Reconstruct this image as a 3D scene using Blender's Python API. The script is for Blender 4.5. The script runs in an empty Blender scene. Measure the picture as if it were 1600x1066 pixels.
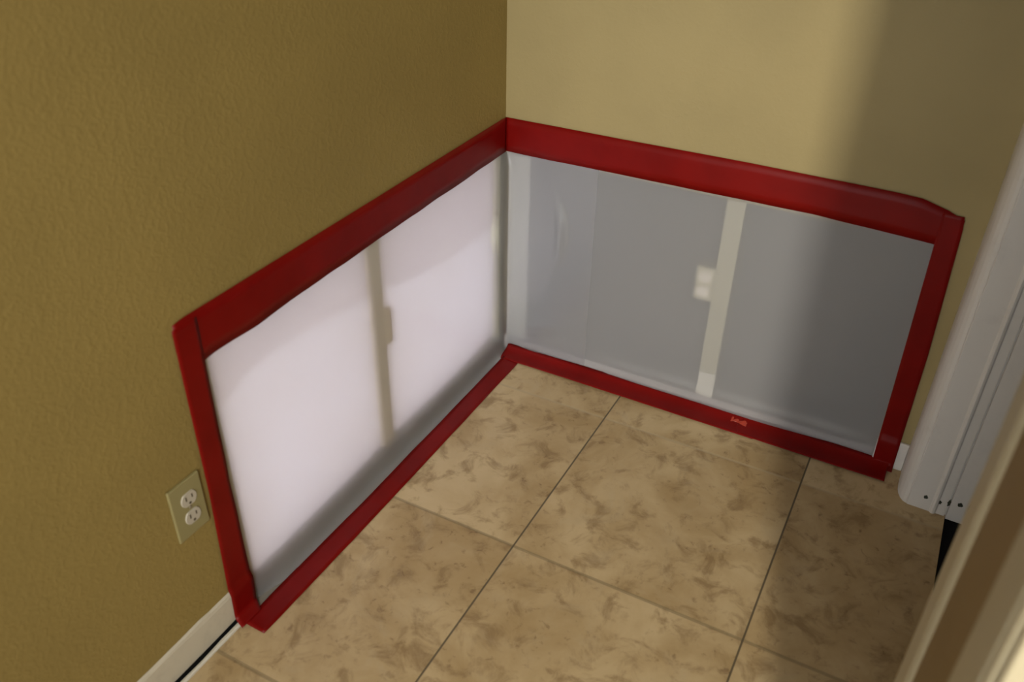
import bpy, bmesh, math, random
from mathutils import Vector, Matrix, noise
random.seed(4)
S = bpy.context.scene
COL = S.collection

# ------------------------------------------------------------------ camera
CAM = Vector((0.9668, -1.8017, 1.3741))
def rotvec(r):
    t = math.sqrt(sum(c*c for c in r)); return Matrix.Rotation(t, 3, Vector(r)/t)
M = rotvec((2.1020, 0.5346, -0.2671))      # rows: right, down, forward
right, down, fwd = M[0], M[1], M[2]
cam_data = bpy.data.cameras.new('camera')
cam = bpy.data.objects.new('camera', cam_data); COL.objects.link(cam)
mw = Matrix(((right[0], -down[0], -fwd[0]), (right[1], -down[1], -fwd[1]), (right[2], -down[2], -fwd[2]))).to_4x4()
mw.translation = CAM
cam.matrix_world = mw
cam_data.sensor_width = 36.0
cam_data.lens = 1349.26/1600*36.0
cam_data.clip_start = 0.02
cam_data.dof.use_dof = True
cam_data.dof.focus_distance = 2.1
cam_data.dof.aperture_fstop = 3.2
S.camera = cam

# ------------------------------------------------------------------ light
W = bpy.data.worlds.new('world'); S.world = W; W.use_nodes = True
bg = W.node_tree.nodes['Background']
bg.inputs[0].default_value = (1.0, 1.0, 1.0, 1); bg.inputs[1].default_value = 2.45

def area(name, loc, target, sx, sy, power, color):
    d = bpy.data.lights.new(name, 'AREA'); d.shape = 'RECTANGLE'; d.size = sx; d.size_y = sy
    d.energy = power; d.color = color
    o = bpy.data.objects.new(name, d); COL.objects.link(o); o.location = loc
    o.rotation_euler = (Vector(target)-Vector(loc)).to_track_quat('-Z', 'Y').to_euler()
    return o
LAMP = area('doorway_daylight', (1.65, -3.5, 2.10), (0.85, 0.0, 0.55), 0.16, 0.8, 13.5, (1.0, 0.93, 0.80))

LAMP.data.spread = math.radians(70)
# daylight in the room on the far side of the opened left wall
area('far_room_daylight', (-1.3, -.45, .55), (0, -.5, .3), 1.6, 1.2, 3.2, (1.0, .975, .99))

S.view_settings.view_transform = 'Standard'; S.view_settings.look = 'None'
S.view_settings.exposure = 0.0; S.view_settings.gamma = 1.0; S.view_settings.use_curve_mapping = False
try: S.cycles.use_denoising = True
except Exception: pass

# ------------------------------------------------------------------ materials
def mat(name, color=(.5, .5, .5), rough=.6, spec=.3):
    m = bpy.data.materials.new(name); m.use_nodes = True
    b = m.node_tree.nodes['Principled BSDF']
    b.inputs['Base Color'].default_value = (*color, 1); b.inputs['Roughness'].default_value = rough
    b.inputs['Specular IOR Level'].default_value = spec
    return m, m.node_tree, b
def N(nt, t, **kw):
    n = nt.nodes.new(t)
    for k, v in kw.items():
        if k in n.inputs: n.inputs[k].default_value = v
        else: setattr(n, k, v)
    return n
def math_node(nt, op, a, b=None, clamp=False):
    n = nt.nodes.new('ShaderNodeMath'); n.operation = op; n.use_clamp = clamp
    for i, v in enumerate((a, b)):
        if v is None: continue
        if isinstance(v, (int, float)): n.inputs[i].default_value = v
        else: nt.links.new(v, n.inputs[i])
    return n.outputs[0]
def mixc(nt, fac, a, b):
    n = nt.nodes.new('ShaderNodeMix'); n.data_type = 'RGBA'
    if isinstance(fac, (int, float)): n.inputs[0].default_value = fac
    else: nt.links.new(fac, n.inputs[0])
    for i, v in ((6, a), (7, b)):
        if isinstance(v, tuple): n.inputs[i].default_value = (*v, 1)
        else: nt.links.new(v, n.inputs[i])
    return n.outputs[2]
def obj_coord(nt):
    # every mesh carries its vertices in world units with its origin at zero, so Object space is the room's own space
    return nt.nodes.new('ShaderNodeTexCoord').outputs['Object']
def noise_tex(nt, co, scale, detail=4, rough=.55, dist=0.0):
    n = N(nt, 'ShaderNodeTexNoise', Scale=scale, Detail=detail, Roughness=rough, Distortion=dist)
    nt.links.new(co, n.inputs['Vector']); return n.outputs['Fac']
def ramp(nt, fac, lo, hi):
    n = nt.nodes.new('ShaderNodeMapRange'); n.interpolation_type = 'SMOOTHSTEP'
    n.inputs[1].default_value = lo; n.inputs[2].default_value = hi
    nt.links.new(fac, n.inputs[0]); return n.outputs[0]
def bump(nt, b, h, strength, dist):
    n = N(nt, 'ShaderNodeBump', Strength=strength, Distance=dist)
    nt.links.new(h, n.inputs['Height']); nt.links.new(n.outputs[0], b.inputs['Normal'])

def wall_paint(name, col, bs=.2):
    m, nt, b = mat(name, col, .62, .25)
    co = obj_coord(nt)
    big = noise_tex(nt, co, 3.0, 3)
    c = mixc(nt, ramp(nt, big, .3, .7), tuple(x*.94 for x in col), tuple(min(1, x*1.05) for x in col))
    nt.links.new(c, b.inputs['Base Color'])
    n1 = noise_tex(nt, co, 92, 3, .6, .5); n2 = noise_tex(nt, co, 230, 2)
    h = math_node(nt, 'ADD', ramp(nt, n1, .42, .68), math_node(nt, 'MULTIPLY', n2, .35))
    bump(nt, b, h, bs, .0022)
    return m
M_gold = wall_paint('ochre_paint', (.270, .195, .060), .21)
M_beige = wall_paint('beige_paint', (.330, .268, .128), .12)

def tile_material():
    m, nt, b = mat('travertine_tile', (.4, .3, .2), .42, .35)
    co = obj_coord(nt); sep = nt.nodes.new('ShaderNodeSeparateXYZ'); nt.links.new(co, sep.inputs[0])
    T = .4938
    def line(axis, off, half, soft):
        v = math_node(nt, 'DIVIDE', math_node(nt, 'SUBTRACT', sep.outputs[axis], off), T)
        f = math_node(nt, 'FRACT', math_node(nt, 'ADD', v, 100.5))
        d = math_node(nt, 'MULTIPLY', math_node(nt, 'ABSOLUTE', math_node(nt, 'SUBTRACT', f, .5)), T)
        r = nt.nodes.new('ShaderNodeMapRange'); r.inputs[1].default_value = half; r.inputs[2].default_value = half+soft
        r.inputs[3].default_value = 1; r.inputs[4].default_value = 0
        nt.links.new(d, r.inputs[0]); return r.outputs[0]
    gx = line(0, .3818, .0013, .0012)            # joints running towards the viewer: narrow and dark
    gy = line(1, -.6577, .0026, .0022)           # joints running along the back wall: filled nearly flush
    # each tile shifts its own pattern
    tx = math_node(nt, 'FLOOR', math_node(nt, 'DIVIDE', math_node(nt, 'SUBTRACT', sep.outputs[0], .3818), T))
    ty = math_node(nt, 'FLOOR', math_node(nt, 'DIVIDE', math_node(nt, 'ADD', sep.outputs[1], .6577), T))
    cmb = nt.nodes.new('ShaderNodeCombineXYZ')
    nt.links.new(math_node(nt, 'MULTIPLY', tx, 3.7), cmb.inputs[0]); nt.links.new(math_node(nt, 'MULTIPLY', ty, 5.3), cmb.inputs[1])
    nt.links.new(math_node(nt, 'ADD', tx, ty), cmb.inputs[2])
    vm = nt.nodes.new('ShaderNodeVectorMath'); vm.operation = 'ADD'
    nt.links.new(co, vm.inputs[0]); nt.links.new(cmb.outputs[0], vm.inputs[1]); pc = vm.outputs[0]
    n1 = noise_tex(nt, pc, 3.6, 6, .6, .4); n2 = noise_tex(nt, pc, 15, 5, .65, .6); n3 = noise_tex(nt, pc, 42, 4, .65, .5)
    c = mixc(nt, ramp(nt, n1, .32, .7), (.56, .43, .245), (.38, .265, .125))
    c = mixc(nt, math_node(nt, 'MULTIPLY', ramp(nt, n2, .48, .68), .75), c, (.240, .155, .070))
    patch = math_node(nt, 'MULTIPLY', ramp(nt, n3, .57, .72), ramp(nt, n1, .42, .6))
    c = mixc(nt, math_node(nt, 'MULTIPLY', patch, .62), c, (.155, .088, .040))
    veil = noise_tex(nt, pc, 8, 5, .7, 1.0)
    c = mixc(nt, math_node(nt, 'MULTIPLY', ramp(nt, veil, .52, .7), .35), c, (.47, .37, .225))
    c = mixc(nt, math_node(nt, 'MULTIPLY', gy, .55), c, mixc(nt, ramp(nt, sep.outputs[1], -.5, -.3), (.20, .155, .085), (.44, .35, .215)))
    c = mixc(nt, math_node(nt, 'MULTIPLY', gx, .9), c, (.085, .068, .042))
    nt.links.new(c, b.inputs['Base Color'])
    nt.links.new(math_node(nt, 'ADD', math_node(nt, 'MULTIPLY', n2, .25), .32), b.inputs['Roughness'])
    g = math_node(nt, 'MAXIMUM', gx, math_node(nt, 'MULTIPLY', gy, .4))
    h = math_node(nt, 'SUBTRACT', math_node(nt, 'MULTIPLY', n3, .2), g)
    bump(nt, b, h, .4, .0016)
    return m
M_tile = tile_material()

def tape_material():
    m, nt, b = mat('red_tape', (.170, .0055, .0045), .40, .16)
    co = obj_coord(nt)
    n1 = noise_tex(nt, co, 9, 3); n2 = noise_tex(nt, co, 160, 3)
    nt.links.new(mixc(nt, ramp(nt, n1, .3, .7), (.148, .0022, .0014), (.182, .0032, .0022)), b.inputs['Base Color'])
    bump(nt, b, math_node(nt, 'ADD', n1, math_node(nt, 'MULTIPLY', n2, .12)), .25, .004)
    return m
M_tape = tape_material()

def film_material(name, clear, diff, trans, gloss, rough, tint, blur=0.0, ior=1.45, brough=.5):
    m = bpy.data.materials.new(name); m.use_nodes = True; nt = m.node_tree; nt.nodes.clear()
    out = nt.nodes.new('ShaderNodeOutputMaterial')
    t = N(nt, 'ShaderNodeBsdfTransparent'); t.inputs[0].default_value = (.97, .975, .98, 1)
    d = N(nt, 'ShaderNodeBsdfDiffuse'); d.inputs[0].default_value = (*tint, 1)
    l = N(nt, 'ShaderNodeBsdfTranslucent'); l.inputs[0].default_value = (*tint, 1)
    g = N(nt, 'ShaderNodeBsdfGlossy', Roughness=rough)
    co = obj_coord(nt); n1 = noise_tex(nt, co, 7, 3)
    bp = N(nt, 'ShaderNodeBump', Strength=.25, Distance=.01); nt.links.new(n1, bp.inputs['Height']); nt.links.new(bp.outputs[0], g.inputs['Normal'])
    def mx(f, a, b_):
        n = nt.nodes.new('ShaderNodeMixShader'); n.inputs[0].default_value = f
        nt.links.new(a, n.inputs[1]); nt.links.new(b_, n.inputs[2]); return n.outputs[0]
    tot = clear+diff+trans+gloss
    a = mx(trans/(diff+trans), d.outputs[0], l.outputs[0])
    a = mx(gloss/(diff+trans+gloss), a, g.outputs[0])
    a = mx(clear/tot, a, t.outputs[0])
    if blur:
        rf = N(nt, 'ShaderNodeBsdfRefraction', Roughness=brough, IOR=ior); rf.inputs[0].default_value = (.96, .97, .98, 1)
        a = mx(blur, a, rf.outputs[0])
    nt.links.new(a, out.inputs[0]); return m
M_film_clear = film_material('clear_film', .70, .14, .06, .12, .20, (.90, .93, 1.0), .30, 1.4, .5)
M_film_milky = film_material('milky_film', .42, .42, .10, .12, .28, (.88, .91, .96), .52, 1.5, .6)

def white_board():
    m, nt, b = mat('white_board', (.9, .86, .89), .7, .2)
    co = obj_coord(nt); sep = nt.nodes.new('ShaderNodeSeparateXYZ'); nt.links.new(co, sep.inputs[0])
    y, z = sep.outputs[1], sep.outputs[2]
    # a faint lap line: the facing paper below it is a touch whiter
    cr = nt.nodes.new('ShaderNodeValToRGB'); el = cr.color_ramp.elements
    pts = [(-1.05, .425), (-1.013, .444), (-.935, .476), (-.85, .487), (-.78, .481), (-.666, .463), (-.535, .450), (-.418, .418), (-.256, .394), (-.10, .387), (0, .40)]
    while len(el) < len(pts): el.new(.5)
    for e, (yy, zz) in zip(el, pts): e.position = (yy+1.05)/1.05
    for e, (yy, zz) in zip(el, pts): e.color = (zz, zz, zz, 1)
    nt.links.new(math_node(nt, 'DIVIDE', math_node(nt, 'ADD', y, 1.05), 1.05), cr.inputs[0])
    f = ramp(nt, math_node(nt, 'SUBTRACT', z, cr.outputs[0]), -.0015, .0015)
    n = noise_tex(nt, co, 5, 3)
    c = mixc(nt, f, (.88, .845, .88), (.80, .75, .775))
    c = mixc(nt, math_node(nt, 'MULTIPLY', ramp(nt, n, .35, .7), .4), c, (.84, .795, .81))
    nt.links.new(c, b.inputs['Base Color'])
    tr = N(nt, 'ShaderNodeBsdfTranslucent'); nt.links.new(c, tr.inputs[0])
    ms = N(nt, 'ShaderNodeMixShader'); ms.inputs[0].default_value = .45
    nt.links.new(b.outputs[0], ms.inputs[1]); nt.links.new(tr.outputs[0], ms.inputs[2])
    nt.links.new(ms.outputs[0], nt.nodes['Material Output'].inputs[0]); return m
M_board = white_board()
def wood(name, c1, c2):
    m, nt, b = mat(name, c1, .7, .2); co = obj_coord(nt)
    mp = N(nt, 'ShaderNodeMapping'); mp.inputs['Scale'].default_value = (40, 40, 3); nt.links.new(co, mp.inputs[0])
    nt.links.new(mixc(nt, noise_tex(nt, mp.outputs[0], 1.5, 4), c1, c2), b.inputs['Base Color']); return m
M_stud = wood('brown_stud', (.68, .60, .46), (.58, .50, .37))
M_stud_pale = wood('pale_stud', (.56, .53, .40), (.46, .43, .32))
M_stud_white = wood('whitish_stud', (.80, .78, .70), (.70, .68, .60))
M_plate_pale = wood('pale_plate', (.52, .50, .47), (.42, .40, .38))
M_plate = wood('grey_plate', (.25, .235, .20), (.18, .165, .14))
M_cavity = mat('cavity_board', (.155, .150, .140), .85, .1)[0]
M_gyp = mat('cut_gypsum', (.46, .39, .26), .9, .1)[0]
def white_paint(name, col, dirt=0.0):
    m, nt, b = mat(name, col, .5, .35); co = obj_coord(nt)
    n = noise_tex(nt, co, 14, 5, .7)
    c = mixc(nt, math_node(nt, 'MULTIPLY', ramp(nt, n, .5, .8), .3+dirt), col, tuple(x*.72 for x in col))
    nt.links.new(c, b.inputs['Base Color'])
    bump(nt, b, noise_tex(nt, co, 60, 3), .15, .001); return m
M_white = white_paint('white_trim_paint', (.68, .67, .64))
M_base = white_paint('baseboard_paint', (.56, .51, .40), .3)
M_caulk = white_paint('caulk', (.60, .57, .48))
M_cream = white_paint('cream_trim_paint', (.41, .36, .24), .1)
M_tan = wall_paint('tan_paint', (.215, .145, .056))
M_black = mat('black_gap', (.006, .006, .006), .9, .05)[0]
def carpet():
    m, nt, b = mat('black_carpet', (.012, .012, .014), .95, .05); co = obj_coord(nt)
    n = noise_tex(nt, co, 400, 3); bump(nt, b, n, .8, .003); return m
M_carpet = carpet()
M_ivory = mat('ivory_plate', (.27, .235, .105), .35, .5)[0]
M_recept = mat('white_receptacle', (.47, .43, .35), .35, .5)[0]
M_slot = mat('dark_slot', (.10, .08, .055), .6, .2)[0]
M_metal = mat('screw_metal', (.22, .18, .12), .4, .5)[0]
M_nail = mat('dark_stain', (.045, .05, .038), .8, .1)[0]

# ------------------------------------------------------------------ mesh helpers
def finish(name, bm, m, parent=None, smooth=False):
    bmesh.ops.recalc_face_normals(bm, faces=bm.faces)
    me = bpy.data.meshes.new(name); bm.to_mesh(me); bm.free()
    if smooth:
        for p in me.polygons: p.use_smooth = True
    for x in (m if isinstance(m, list) else [m]): me.materials.append(x)
    o = bpy.data.objects.new(name, me); COL.objects.link(o)
    if parent: o.parent = parent
    return o
def box(bm, x0, x1, y0, y1, z0, z1, bev=0):
    r = bmesh.ops.create_cube(bm, size=1, matrix=Matrix.Translation(((x0+x1)/2, (y0+y1)/2, (z0+z1)/2)) @ Matrix.Diagonal((abs(x1-x0), abs(y1-y0), abs(z1-z0), 1)))
    if bev:
        es = list({e for v in r['verts'] for e in v.link_edges})
        bmesh.ops.bevel(bm, geom=es, offset=bev, segments=2, affect='EDGES', profile=.5)
def prism(bm, pts, f0, f1):
    """pts 2-D outline; f0/f1 map a point to 3-D at the near and far end."""
    a = [bm.verts.new(f0(p)) for p in pts]; b = [bm.verts.new(f1(p)) for p in pts]
    n = len(pts)
    bm.faces.new(a); bm.faces.new(list(reversed(b)))
    for i in range(n): bm.faces.new((a[i], b[i], b[(i+1) % n], a[(i+1) % n]))
def tag(o, label, cat, group=None):
    o['label'] = label; o['category'] = cat
    if group: o['group'] = group
    return o
def struct(name, bm, m, smooth=False):
    o = finish(name, bm, m, None, smooth); o['kind'] = 'structure'; return o

def grid_sheet(bm, nu, nv, f, thick=0.0, nrm=None):
    """surface from f(u, v); with thickness it becomes a closed thin slab offset along nrm(u, v)."""
    top = [[bm.verts.new(f(i/nu, j/nv)) for j in range(nv+1)] for i in range(nu+1)]
    for i in range(nu):
        for j in range(nv): bm.faces.new((top[i][j], top[i+1][j], top[i+1][j+1], top[i][j+1]))
    if thick:
        bot = [[bm.verts.new(Vector(f(i/nu, j/nv)) - thick*Vector(nrm(i/nu, j/nv))) for j in range(nv+1)] for i in range(nu+1)]
        for i in range(nu):
            for j in range(nv): bm.faces.new((bot[i][j], bot[i][j+1], bot[i+1][j+1], bot[i+1][j]))
        for i in range(nu):
            bm.faces.new((top[i][0], bot[i][0], bot[i+1][0], top[i+1][0]))
            bm.faces.new((top[i][nv], top[i+1][nv], bot[i+1][nv], bot[i][nv]))
        for j in range(nv):
            bm.faces.new((top[0][j], top[0][j+1], bot[0][j+1], bot[0][j]))
            bm.faces.new((top[nu][j], bot[nu][j], bot[nu][j+1], top[nu][j+1]))
def interp(pts, t):
    for (a, va), (b, vb) in zip(pts, pts[1:]):
        if t <= b: 
            k = 0 if b == a else max(0, (t-a)/(b-a)); return va+(vb-va)*k
    return pts[-1][1]
def wig(x, seed, amp, freq=8): return amp*noise.noise(Vector((x*freq, seed*7.31, seed*1.7)))

# ------------------------------------------------------------------ room shell
GY = .0127      # drywall thickness
OT = .588       # top of the cut opening
# left wall: drywall skin with the opening cut out, back skin and end caps of the wall
bm = bmesh.new()
out = [(-3.2, 0), (-1.019, 0), (-1.019, OT-.008), (0, OT-.008), (0, 2.6), (-3.2, 2.6)]
prism(bm, out, lambda p: (0, p[0], p[1]), lambda p: (-GY, p[0], p[1]))
box(bm, -.114, -.102, -3.2, -1.019, 0, 2.6); box(bm, -.114, -.102, -1.019, -.03, .62, 2.6); box(bm, -.114, -.102, -.03, .12, 0, 2.6); box(bm, -.102, -GY-.0005, -3.2, .10, 2.56, 2.6)
box(bm, -.102, -GY-.0005, -3.2, -3.16, 0, 2.56)
struct('wall_left', bm, M_gold)
bm = bmesh.new()
out = [(1.60, 0), (1.004, 0), (1.004, OT-.008), (0, OT-.008), (0, 2.6), (1.60, 2.6)]
prism(bm, out, lambda p: (p[0], 0, p[1]), lambda p: (p[0], GY, p[1]))
box(bm, -.102, 1.6, .102, .114, 0, 2.6); box(bm, 0, 1.6, GY+.0005, .102, 2.56, 2.6)
box(bm, 1.56, 1.6, GY+.0005, .102, 0, 2.56)
struct('wall_back', bm, M_beige)
# floor
bm = bmesh.new(); box(bm, -.12, 1.182, -3.2, .115, -.02, 0); box(bm, 1.1825, 2.4, -3.2, -1.331, -.02, 0)
struct('floor', bm, M_tile)
bm = bmesh.new(); box(bm, 1.182, 2.4, -1.33, .115, -.03, -.006)
o = struct('floor.001', bm, M_carpet)

# near section of the right wall, beyond the doorway: two moulded casings with a strip of wall between
bm = bmesh.new()
prof = [(1.0935, -1.0582), (1.0935, -1.2195), (1.30, -1.2195), (1.30, -1.0582)]
prism(bm, prof, lambda p: (p[0], p[1], 0), lambda p: (p[0], p[1], 2.6))
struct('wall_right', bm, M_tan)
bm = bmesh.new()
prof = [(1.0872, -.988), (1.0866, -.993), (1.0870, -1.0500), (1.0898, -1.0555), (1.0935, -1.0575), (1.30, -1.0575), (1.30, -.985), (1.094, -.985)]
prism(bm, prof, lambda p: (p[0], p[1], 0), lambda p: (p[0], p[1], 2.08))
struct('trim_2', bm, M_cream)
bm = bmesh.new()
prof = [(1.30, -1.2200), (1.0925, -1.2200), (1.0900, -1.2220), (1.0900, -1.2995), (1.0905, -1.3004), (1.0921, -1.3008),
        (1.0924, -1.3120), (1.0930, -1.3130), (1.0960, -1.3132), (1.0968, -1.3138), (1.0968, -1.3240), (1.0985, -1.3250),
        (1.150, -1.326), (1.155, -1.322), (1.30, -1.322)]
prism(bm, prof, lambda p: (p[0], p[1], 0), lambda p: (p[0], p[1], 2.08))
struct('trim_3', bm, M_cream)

# far door jamb with casing
bm = bmesh.new()
prof = [(1.0755, -.0003), (1.0755, -.058), (1.0765, -.074), (1.0795, -.088), (1.085, -.101), (1.092, -.110), (1.0985, -.1135), (1.1000, -.1125),
        (1.1015, -.1155), (1.148, -.117), (1.151, -.1205), (1.155, -.122), (1.159, -.1205), (1.162, -.117), (1.1795, -.117),
        (1.1805, -.111), (1.1825, -.111), (1.1835, -.119), (1.221, -.1195), (1.2235, -.116), (1.2245, -.103), (1.2320, -.103), (1.2335, -.113),
        (1.30, -.113), (1.30, -.0003)]
prism(bm, prof, lambda p: (p[0], p[1], -.004 if p[0] > 1.181 else .0003), lambda p: (p[0], p[1], 2.08))
jamb = struct('trim_1', bm, M_white)
# wall continuing beyond the jamb
bm = bmesh.new(); box(bm, 1.3005, 2.4, -.10, -.0005, -.006, 2.6)
struct('wall_beyond', bm, M_beige)

# scuffs near the bottom of the jamb (real little nail holes)
def blot(name, x, y, z, r, h):
    bm = bmesh.new()
    n = 14; c = [bm.verts.new((x+r*math.cos(2*math.pi*i/n)*(1+.25*math.sin(3*i+x*90)), y, z+h*math.sin(2*math.pi*i/n)*(1+.2*math.cos(2*i)))) for i in range(n)]
    d = [bm.verts.new((v.co.x, y+.002, v.co.z)) for v in c]
    bm.faces.new(c); bm.faces.new(list(reversed(d)))
    for i in range(n): bm.faces.new((c[i], d[i], d[(i+1) % n], c[(i+1) % n]))
    return finish(name, bm, M_nail, jamb)
blot('nail_hole', 1.1330, -.1174, .036, .0042, .0048)
blot('scuff_mark', 1.1620, -.1180, .034, .0045, .0050)
blot('scuff_mark', 1.2010, -.1202, .046, .0050, .0055)
blot('scuff_mark', 1.1800, -.1178, .040, .0030, .0090)
blot('scuff_mark', 1.2200, -.1203, .047, .0028, .0095)

# baseboards
bm = bmesh.new()
ys = [-3.2+i*(3.2-1.036)/90 for i in range(91)]
sec = lambda y: [(0.0003, .0045), (.0058, .0045+wig(y, 3, .0012)), (.0066, .030), (.0062, .068+wig(y, 1, .004, 14)), (.0045, .074+wig(y, 2, .004, 22)), (.0003, .0765+wig(y, 2, .004, 22))]
rows = [[bm.verts.new((x, y, z)) for x, z in sec(y)] for y in ys]
for a, b in zip(rows, rows[1:]):
    for k in range(6): bm.faces.new((a[k], b[k], b[(k+1) % 6], a[(k+1) % 6]))
bm.faces.new(rows[0]); bm.faces.new(list(reversed(rows[-1])))
struct('baseboard_left', bm, M_base)
bm = bmesh.new()
box(bm, 1.006, 1.0750, -.0075, -.0004, .0004, .078, .0015)
struct('baseboard_back', bm, M_white)
# dark gap and pale edging strip along the foot of the left wall
bm = bmesh.new()
rows = []
for y in ys:
    w = .0085 + .0035*min(1, max(0, (-1.05-y)/.18)) + wig(y, 5, .002, 18)
    rows.append([bm.verts.new(c) for c in ((.0006, y, .0004), (w+.005, y, .0004), (w+.005, y, .0018), (.0006, y, .0030))])
for a, b in zip(rows, rows[1:]):
    for k in range(4): bm.faces.new((a[k], b[k], b[(k+1) % 4], a[(k+1) % 4]))
bm.faces.new(rows[0]); bm.faces.new(list(reversed(rows[-1])))
struct('trim_4', bm, M_black)
bm = bmesh.new()
rows = []
for y in ys:
    w = .0110 + .0035*min(1, max(0, (-1.05-y)/.18)) + wig(y, 6, .003, 15)
    rows.append([bm.verts.new(c) for c in ((w, y, .0004), (.0225, y, .0004), (.0222, y, .003), (.0185, y, .0046), (w+.001, y, .0036))])
for a, b in zip(rows, rows[1:]):
    for k in range(5): bm.faces.new((a[k], b[k], b[(k+1) % 5], a[(k+1) % 5]))
bm.faces.new(rows[0]); bm.faces.new(list(reversed(rows[-1])))
struct('trim_5', bm, M_caulk)

bm = bmesh.new(); box(bm, .0004, .0290, -1.068, -.002, .0003, .0016)
struct('trim_6', bm, M_plate)
bm = bmesh.new(); box(bm, 1.3005, 2.4, -1.33, -1.18, -.006, 2.6)
box(bm, 2.4, 2.44, -1.33, -.0005, -.03, 2.6)
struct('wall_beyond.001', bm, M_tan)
bm = bmesh.new(); box(bm, 2.4, 2.44, -3.2, -1.3305, -.03, 2.6)  # unseen side wall, added to keep ambient light off the left wall
struct('wall_ambient_block', bm, M_beige)
bm = bmesh.new(); box(bm, -.12, 2.44, -3.2, .115, 2.6005, 2.64)
struct('ceiling', bm, M_white)
# wall above the doorway
bm = bmesh.new(); box(bm, 1.0995, 1.2995, -1.0575, -.0008, 2.0805, 2.6)
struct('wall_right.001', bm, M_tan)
# ------------------------------------------------------------------ inside the cut openings
def thing_box(name, dims, m, label, cat, bev=.001, group=None):
    bm = bmesh.new(); box(bm, *dims, bev); o = finish(name, bm, m); tag(o, label, cat, group); return o
G = 'framing inside the opened walls'
thing_box('wall_stud', (-.1015, -.0132, -.566, -.523, .0390, 2.5), M_stud, 'brown stud showing between the two white panels of the left opening', 'stud', .001)
thing_box('wall_stud', (.561, .604, .0132, .1015, .0390, 2.5), M_stud_pale, 'pale stud seen through the grey sheet, midway along the right opening', 'stud', .001)
thing_box('wall_stud', (.004, .066, .0132, .1015, .0390, 2.5), M_stud_white, 'pale corner stud at the left end of the right opening', 'stud', .001)
thing_box('wall_stud', (1.005, 1.05, .0132, .1015, .0390, 2.5), M_stud, 'stud at the right end of the right opening, at its cut edge', 'stud', .001)
thing_box('wall_stud', (-.1015, -.0132, -1.060, -1.0040, .0390, 2.5), M_stud, 'stud at the near cut edge of the left opening', 'stud', .001)
thing_box('wall_stud', (-.1015, -.0132, -.0240, -.0008, .0390, 2.5), M_stud_pale, 'narrow pale corner stud at the right end of the left opening', 'stud', .001)
thing_box('bottom_plate', (-.1015, -.0005, -1.017, -.0008, .0004, .0385), M_plate, 'grey bottom plate under the white panels of the left opening', 'wall plate')
thing_box('added_bright_block', (.5625, .6055, .0030, .0128, .0388, .108), M_stud_white, 'added whitish block standing for the brighter foot of the pale middle stud where the grey sheet touches it', 'added block', .001)  # added block; its pale colour imitates the stud brightening where film touches
thing_box('bottom_plate', (.0005, 1.003, .0008, .1015, .0004, .0385), M_plate_pale, 'bottom plate at the foot of the right opening behind grey sheet', 'wall plate')
thing_box('backing_board', (-.0095, 1.055, .086, .1012, .0390, 2.5), M_cavity, 'dark grey board at the back of the right wall cavity', 'board')

def panel(label, y0, y1, top, bot_pts, edge_l, edge_r):
    bm = bmesh.new()
    def f(u, v):
        z0 = interp(bot_pts, u); z = z0+(top-z0)*v
        ya = y0+edge_l(z); yb = y1+edge_r(z)
        y = ya+(yb-ya)*u
        return Vector((-.0155-.0035*(1-math.sin(math.pi*u))+wig(y+z, 9, .0015, 6), y, z))
    grid_sheet(bm, 40, 40, f, .010, lambda u, v: (1, 0, 0))
    o = finish('white_panel', bm, M_board, None, True); tag(o, label, 'panel', None); return o
panel('wide white panel behind clear sheet, left of the brown stud', -1.0060, -.5590, .62, [(0, .024), (.08, .034), (.25, .0410), (.6, .043), (1, .042)],
      lambda z: wig(z, 21, .007, 16), lambda z: .006*math.sin(z*9)+wig(z, 22, .003, 9))
panel('white panel behind clear sheet, between the brown stud and the corner', -.5310, -.0290, .62, [(0, .045), (.5, .043), (1, .050)],
      lambda z: .0070*math.sin(z*9+.4)+wig(z, 23, .003, 9), lambda z: wig(z, 24, .007, 11)-(.014*math.exp(-((z-.36)/.045)**2)))

def junction(loc, side, label):
    """open receptacle box fixed to a stud"""
    t = bpy.data.objects.new('outlet_box', None); COL.objects.link(t); t.location = loc; tag(t, label, 'electrical box')
    return t
# outlet box on the right opening's stud
t = junction((.5475, .020, .347), 1, 'small pale outlet box beside the stud behind the grey sheet')
bm = bmesh.new()
box(bm, -.0330, .0125, .0010, .055, -.044, .044, .003)
finish('box_body', bm, mat('box_ivory', (.62, .58, .44), .4, .4)[0], t)
bm = bmesh.new()
for s in (-1, 1):
    bmesh.ops.create_cone(bm, cap_ends=True, segments=24, radius1=.0165, radius2=.0155, depth=.005,
        matrix=Matrix.Translation((-.0100, -.0012, s*.0195)) @ Matrix.Rotation(math.pi/2, 4, 'X') @ Matrix.Diagonal((1, .9, 1, 1)))
finish('receptacle', bm, mat('pale_receptacle', (.88, .82, .74), .3, .6)[0], t)
# box on the left opening's stud
t = junction((-.0150, -.510, .350), 1, 'tan outlet box edge beside the brown stud in the left opening')
bm = bmesh.new(); box(bm, -.030, .0040, -.0120, .0110, -.048, .044, .004)
finish('box_body', bm, mat('box_tan', (.66, .56, .42), .6, .3)[0], t)

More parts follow.
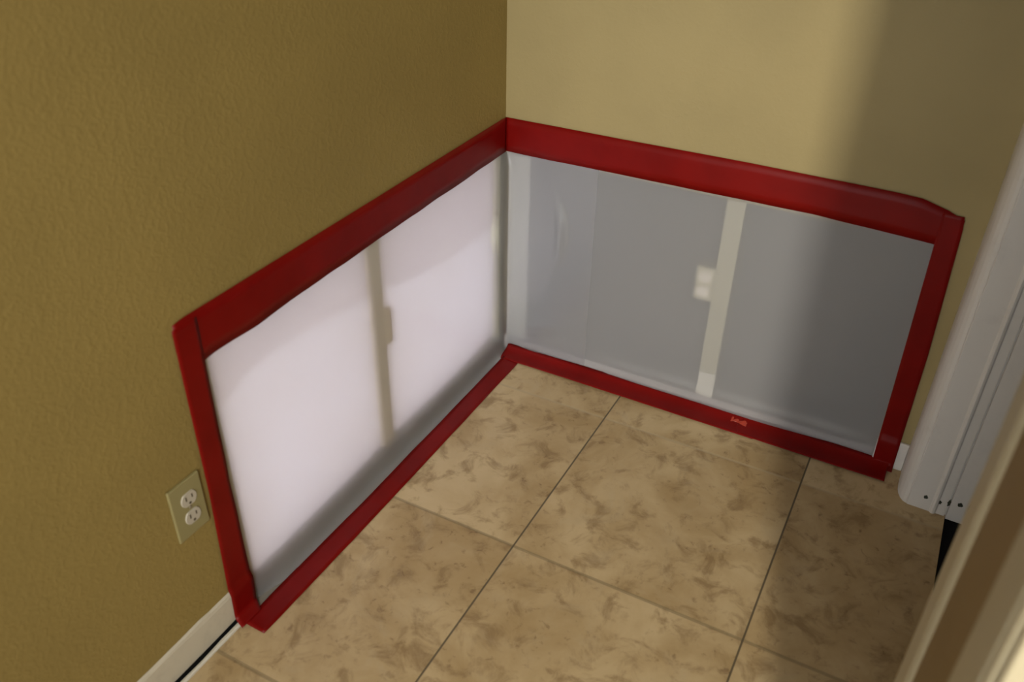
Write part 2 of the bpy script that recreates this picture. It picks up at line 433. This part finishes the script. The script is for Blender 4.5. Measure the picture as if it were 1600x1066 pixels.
# ------------------------------------------------------------------ plastic sheets
def prof_off(z, wall_off, floor_off, z_bend):
    """distance of the sheet from the wall at height z"""
    if z > z_bend: return wall_off
    k = 1-z/z_bend
    return wall_off+(floor_off-wall_off)*(k**2.0)
def sheet_left():
    # one sheet: left wall, round the corner and on to the back wall as far as x = .25
    L = 1.055; R0 = .026; tot = L-R0+math.pi/2*R0+(.252-R0)
    def base(s, z):
        Rr = R0*max(.12, min(1, (.60-z)/.05))
        s = s if s < L-R0 else (L-R0)+(s-(L-R0))
        if s < L-R0: return Vector((0, -L+s*(L-Rr)/(L-R0), 0)), Vector((1, 0, 0))
        a = (s-(L-R0))/R0
        if a < math.pi/2:
            n = Vector((math.cos(a), -math.sin(a), 0)); return Vector((Rr, -Rr, 0))-n*Rr, n
        k = (s-(L-R0)-math.pi/2*R0)/(.252-R0)
        return Vector((Rr+k*(.252-Rr), 0, 0)), Vector((0, -1, 0))
    def f(u, v):
        s = u*tot
        # v: 0 = top under the tape, 1 = on the floor
        if v < .85: z = .612-(.612-.085)*(v/.85); off = .0016
        else:
            k = (v-.85)/.15
            a = k*math.pi/2
            z = .085-(.085-.0022)*math.sin(a)**1.0; z = max(.0022, z)
            off = .0016+(.0285)*(1-math.cos(a))
        p, n = base(s, z)
        if v >= .85:
            bulge = .0245*max(0, min(1, (s-.03)/.10))*max(0, min(1, (L-.01-s)/.05))+.003
            if s > L-.01: bulge = .003
            off = .0016+bulge*(1-math.cos((v-.85)/.15*math.pi/2))
        fade = min(1, (.60-z)/.04) if z < .60 else 0
        fade = max(0, fade)
        edge = min(1, max(0, (s-.04)/.05)); fade *= edge
        w = .0028*noise.noise(Vector((s*5, z*4, 1.3)))+.0012*noise.noise(Vector((s*14, z*6, 4.1)))
        # creases near the corner
        cx = s-(L-.01)
        w += .0090*math.exp(-(cx/.05)**2)*(noise.noise(Vector((s*20, z*9, 7.7))))
        if s > L: # puckers of the piece wrapped on to the back wall
            w += .0140*math.exp(-((s-L-.152+1.6*(z-.39)**2)/.013)**2)*math.exp(-((z-.40)/.075)**2)
            w += .0050*math.exp(-((z-.060-.55*(s-L)+1.2*(s-L)**2)/.018)**2)*max(0, 1-abs(s-L-.11)/.11)
        w = (w+.0022)*fade
        w = max(w, .0004)
        return p+n*(off+w)+Vector((0, 0, z))
    bm = bmesh.new(); grid_sheet(bm, 200, 90, f)
    # the part lying on the floor under the tape
    o = finish('plastic_sheet', bm, M_film_clear, None, True)
    tag(o, 'clear plastic sheet over the white panels, wrapping around the corner', 'plastic sheet'); return o
sheet_left()
def sheet_right():
    def f(u, v):
        x = .010+u*(1.030-.010)
        if v < .85: z = .612-(.612-.07)*(v/.85); off = .0008
        else:
            a = (v-.85)/.15*math.pi/2
            z = max(.0016, .07-(.07-.0016)*math.sin(a)); off = .0008+.0045*math.sin(2*a)*max(0, min(1, (x-.262)/.06))
        fade = max(0, min(1, (.595-z)/.05))*max(0, min(1, (x-.30)/.1))*max(0, min(1, (1.0-x)/.06))
        w = .006*noise.noise(Vector((x*3.5, z*3, 11.3)))+.003*math.exp(-((z-.12-.08*(x-.5))/.03)**2)*noise.noise(Vector((x*5, 2.2, .3)))
        w += .0040*math.exp(-((z-.055)/.014)**2)*(.6+noise.noise(Vector((x*9, 3.2, .3))))
        return Vector((x, -(off+max(-.0006, w*fade)), z))
    bm = bmesh.new(); grid_sheet(bm, 160, 90, f)
    o = finish('plastic_sheet', bm, M_film_milky, None, True)
    tag(o, 'milky grey plastic sheet covering the opening in the right wall', 'plastic sheet'); return o
sheet_right()

# ------------------------------------------------------------------ red tape
def tape(label, f, nu, nv, nrm):
    bm = bmesh.new(); grid_sheet(bm, nu, nv, f, .00045, nrm)
    o = finish('red_tape', bm, M_tape, None, True); tag(o, label, 'tape'); return o
# left wall, top
def f(u, v):
    y = -1.068+u*1.0665
    lo = .5805+wig(y, 31, .005, 5)+wig(y, 32, .0018, 20); hi = interp([(-1.068, .6655), (-.5, .668), (-.02, .671), (0, .669)], y)
    if u < .02: hi -= .003*(1-u/.02)
    lo = interp([(-1.068, .566), (-1.0, .574), (-.9, .572), (-.6, .578), (0, .5835)], y)+wig(y, 32, .0018, 14)
    return Vector((.0036+wig(y*1.3+v, 33, .0006, 9), y, lo+(hi-lo)*v))
tape('long red tape along the top edge of the left opening', f, 120, 4, lambda u, v: (1, 0, 0))
# left wall, upright, running down over the baseboard and a little on to the floor
def f(u, v):
    if v < .93:
        z = .655*(1-v/.93)+.012*(v/.93); 
        x = .0043 + (.0048 if z < .072 else .0048*max(0, 1-(z-.072)/.012)); 
    else:
        k = (v-.93)/.07; z = .012*(1-k)**2+.0056*(1-(1-k)**2)*0+.0052*(1-(1-k)**2); x = .0091+.022*k
    yl = interp([(0, -1.0765), (.03, -1.0705), (.5, -1.0755), (1, -1.0920)], z/.655) if False else interp([(0, -1.0880), (.5, -1.0745), (1, -1.0715)], z/.655)
    yr = interp([(0, -1.0300), (.10, -1.0265), (.5, -1.0265), (1, -1.0210)], z/.655)+wig(z, 41, .003, 9)
    if v > .93: yl -= .006*(v-.93)/.07; yr -= .012*(v-.93)/.07
    return Vector((x, yl+(yr-yl)*u, z))
tape('upright red tape beside the wall outlet at the near end of the left opening', f, 6, 90, lambda u, v: (1, 0, 0) if v < .93 else (0, 0, 1))
# left floor
def f(u, v):
    y = -1.082+u*(1.082-.050)
    a = interp([(-1.08, .0240), (-1.0, .0235), (-.7, .0285), (-.3, .029), (-.05, .0275)], y)+wig(y, 51, .0015, 8)
    b = interp([(-1.08, .0735), (-.9, .0760), (-.5, .0775), (-.05, .0775)], y)+wig(y, 52, .0010, 10)
    x = a+(b-a)*v
    z = .0022+.0028*math.exp(-v*4)+wig(y, 53, .0004, 20)
    return Vector((x, y+.012*v*(1-u)*(0 if u > .04 else 1)*-0.0, z))
tape('red floor tape along the foot of the left wall', f, 110, 5, lambda u, v: (0, 0, 1))
# back wall, top
def f(u, v):
    x = .0015+u*1.0335
    hi = interp([(0, .670), (.3, .671), (.6, .6735), (.90, .6715), (.95, .669), (1.0, .655), (1.036, .640)], x)
    lo = interp([(0, .5845), (.05, .5835), (.4, .586), (.75, .588), (1.036, .577)], x)+wig(x, 61, .0010, 12)
    return Vector((x, -(.0036+wig(x*1.3+v, 63, .0008, 9)+.0015*math.exp(-((x-.86)/.07)**2)*v*0), lo+(hi-lo)*v))
tape('long red tape along the top edge of the right opening, on the back wall', f, 120, 4, lambda u, v: (0, -1, 0))
# back wall, upright
def f(u, v):
    if v < .95: z = .648*(1-v/.95)+.010*(v/.95); off = .0045+(.0062*max(0, min(1, (.085-z)/.010)))
    else:
        k = (v-.95)/.05; z = .010*(1-k)**2+.0062*(1-(1-k)**2); off = .0107+.019*k
    xl = interp([(0, 1.0085), (.5, 1.001), (1, .9925)], z/.648); xr = interp([(0, 1.0560), (.5, 1.050), (.96, 1.0365), (1, 1.0325)], z/.648)
    return Vector((xl+(xr-xl)*u, -off, z))
tape('upright red tape beside the white door jamb', f, 6, 80, lambda u, v: (0, -1, 0) if v < .95 else (0, 0, 1))
# back floor, first run and a second overlapping run
def floor_run(x0, x1, dy, dz, seed, label, ragged=False):
    def f(u, v):
        x = x0+u*(x1-x0)
        y0 = -.0035+dy+wig(x, seed, .0010, 10); y1 = interp([(0, -.0605), (.2, -.0605), (.8, -.0675), (1.05, -.0700)], x)+dy*.4
        if ragged and u < .04: x += .004*math.sin(v*9)
        z = .0042+dz+.0150*math.exp(-v*4.5)+wig(x+v*.2, seed+1, .0004, 25)
        return Vector((x, y0+(y1-y0)*v, z))
    return tape(label, f, 110, 8, lambda u, v: (0, 0, 1))
floor_run(.0180, .735, 0, 0, 71, 'red floor tape along the back wall, from the corner to the overlap')
floor_run(.690, 1.045, .0010, .0011, 75, 'red floor tape along the back wall, from the overlap to the door jamb', True)
# folded orange-red tab at the overlap
bm = bmesh.new()
def f(u, v):
    x = .668+.040*u; y = -.010-.018*v+.003*math.sin(u*5)
    z = .0095-.004*v+.0022*abs(math.sin(u*9+v*3))*(1-u*.5)+.0016
    return Vector((x, y, z))
grid_sheet(bm, 22, 8, f, .0004, lambda u, v: (0, 0, 1))
m, nt, b = mat('crumpled_tape', (.40, .045, .022), .3, .5)
o = finish('tape_scrap', bm, m, None, True); tag(o, 'crumpled bright orange-red tape scrap on the back floor tape overlap', 'tape')

# ------------------------------------------------------------------ wall outlet on the left wall
t = bpy.data.objects.new('wall_outlet', None); COL.objects.link(t); t.location = (0.0003, -1.1175, .330)
tag(t, 'ivory duplex outlet on the ochre wall, left of the upright tape', 'outlet')
bm = bmesh.new()
box(bm, 0, .0055, -.036, .0315, -.0575, .0575, .0022)
finish('cover_plate', bm, M_ivory, t)
for s in (1, -1):
    bm = bmesh.new()
    n = 28; pts = []
    for i in range(n):
        a = 2*math.pi*i/n; yy = .0165*math.cos(a); zz = .0165*math.sin(a); zz = max(-.0135, min(.0135, zz)); pts.append((yy, zz))
    prism(bm, pts, lambda p: (.0050, p[0], p[1]+s*.0195), lambda p: (.0078, p[0]*.96, p[1]*.96+s*.0195))
    r = finish('receptacle', bm, M_recept, t)
    for yy, hh in ((-.0065, .0045), (.0065, .0038)):
        bm = bmesh.new(); box(bm, .0074, .0081, yy-.0014, yy+.0014, s*.0195+.0035-hh, s*.0195+.0035+hh)
        finish('slot', bm, M_slot, r)
    bm = bmesh.new()
    bmesh.ops.create_cone(bm, cap_ends=True, segments=14, radius1=.0026, radius2=.0026, depth=.0009,
        matrix=Matrix.Translation((.0078, 0, s*.0195-.0080)) @ Matrix.Rotation(math.pi/2, 4, 'Y'))
    finish('ground_hole', bm, M_slot, r)
bm = bmesh.new()
bmesh.ops.create_cone(bm, cap_ends=True, segments=16, radius1=.0032, radius2=.0028, depth=.0014, matrix=Matrix.Translation((.0060, 0, 0)) @ Matrix.Rotation(math.pi/2, 4, 'Y'))
finish('screw', bm, M_metal, t)
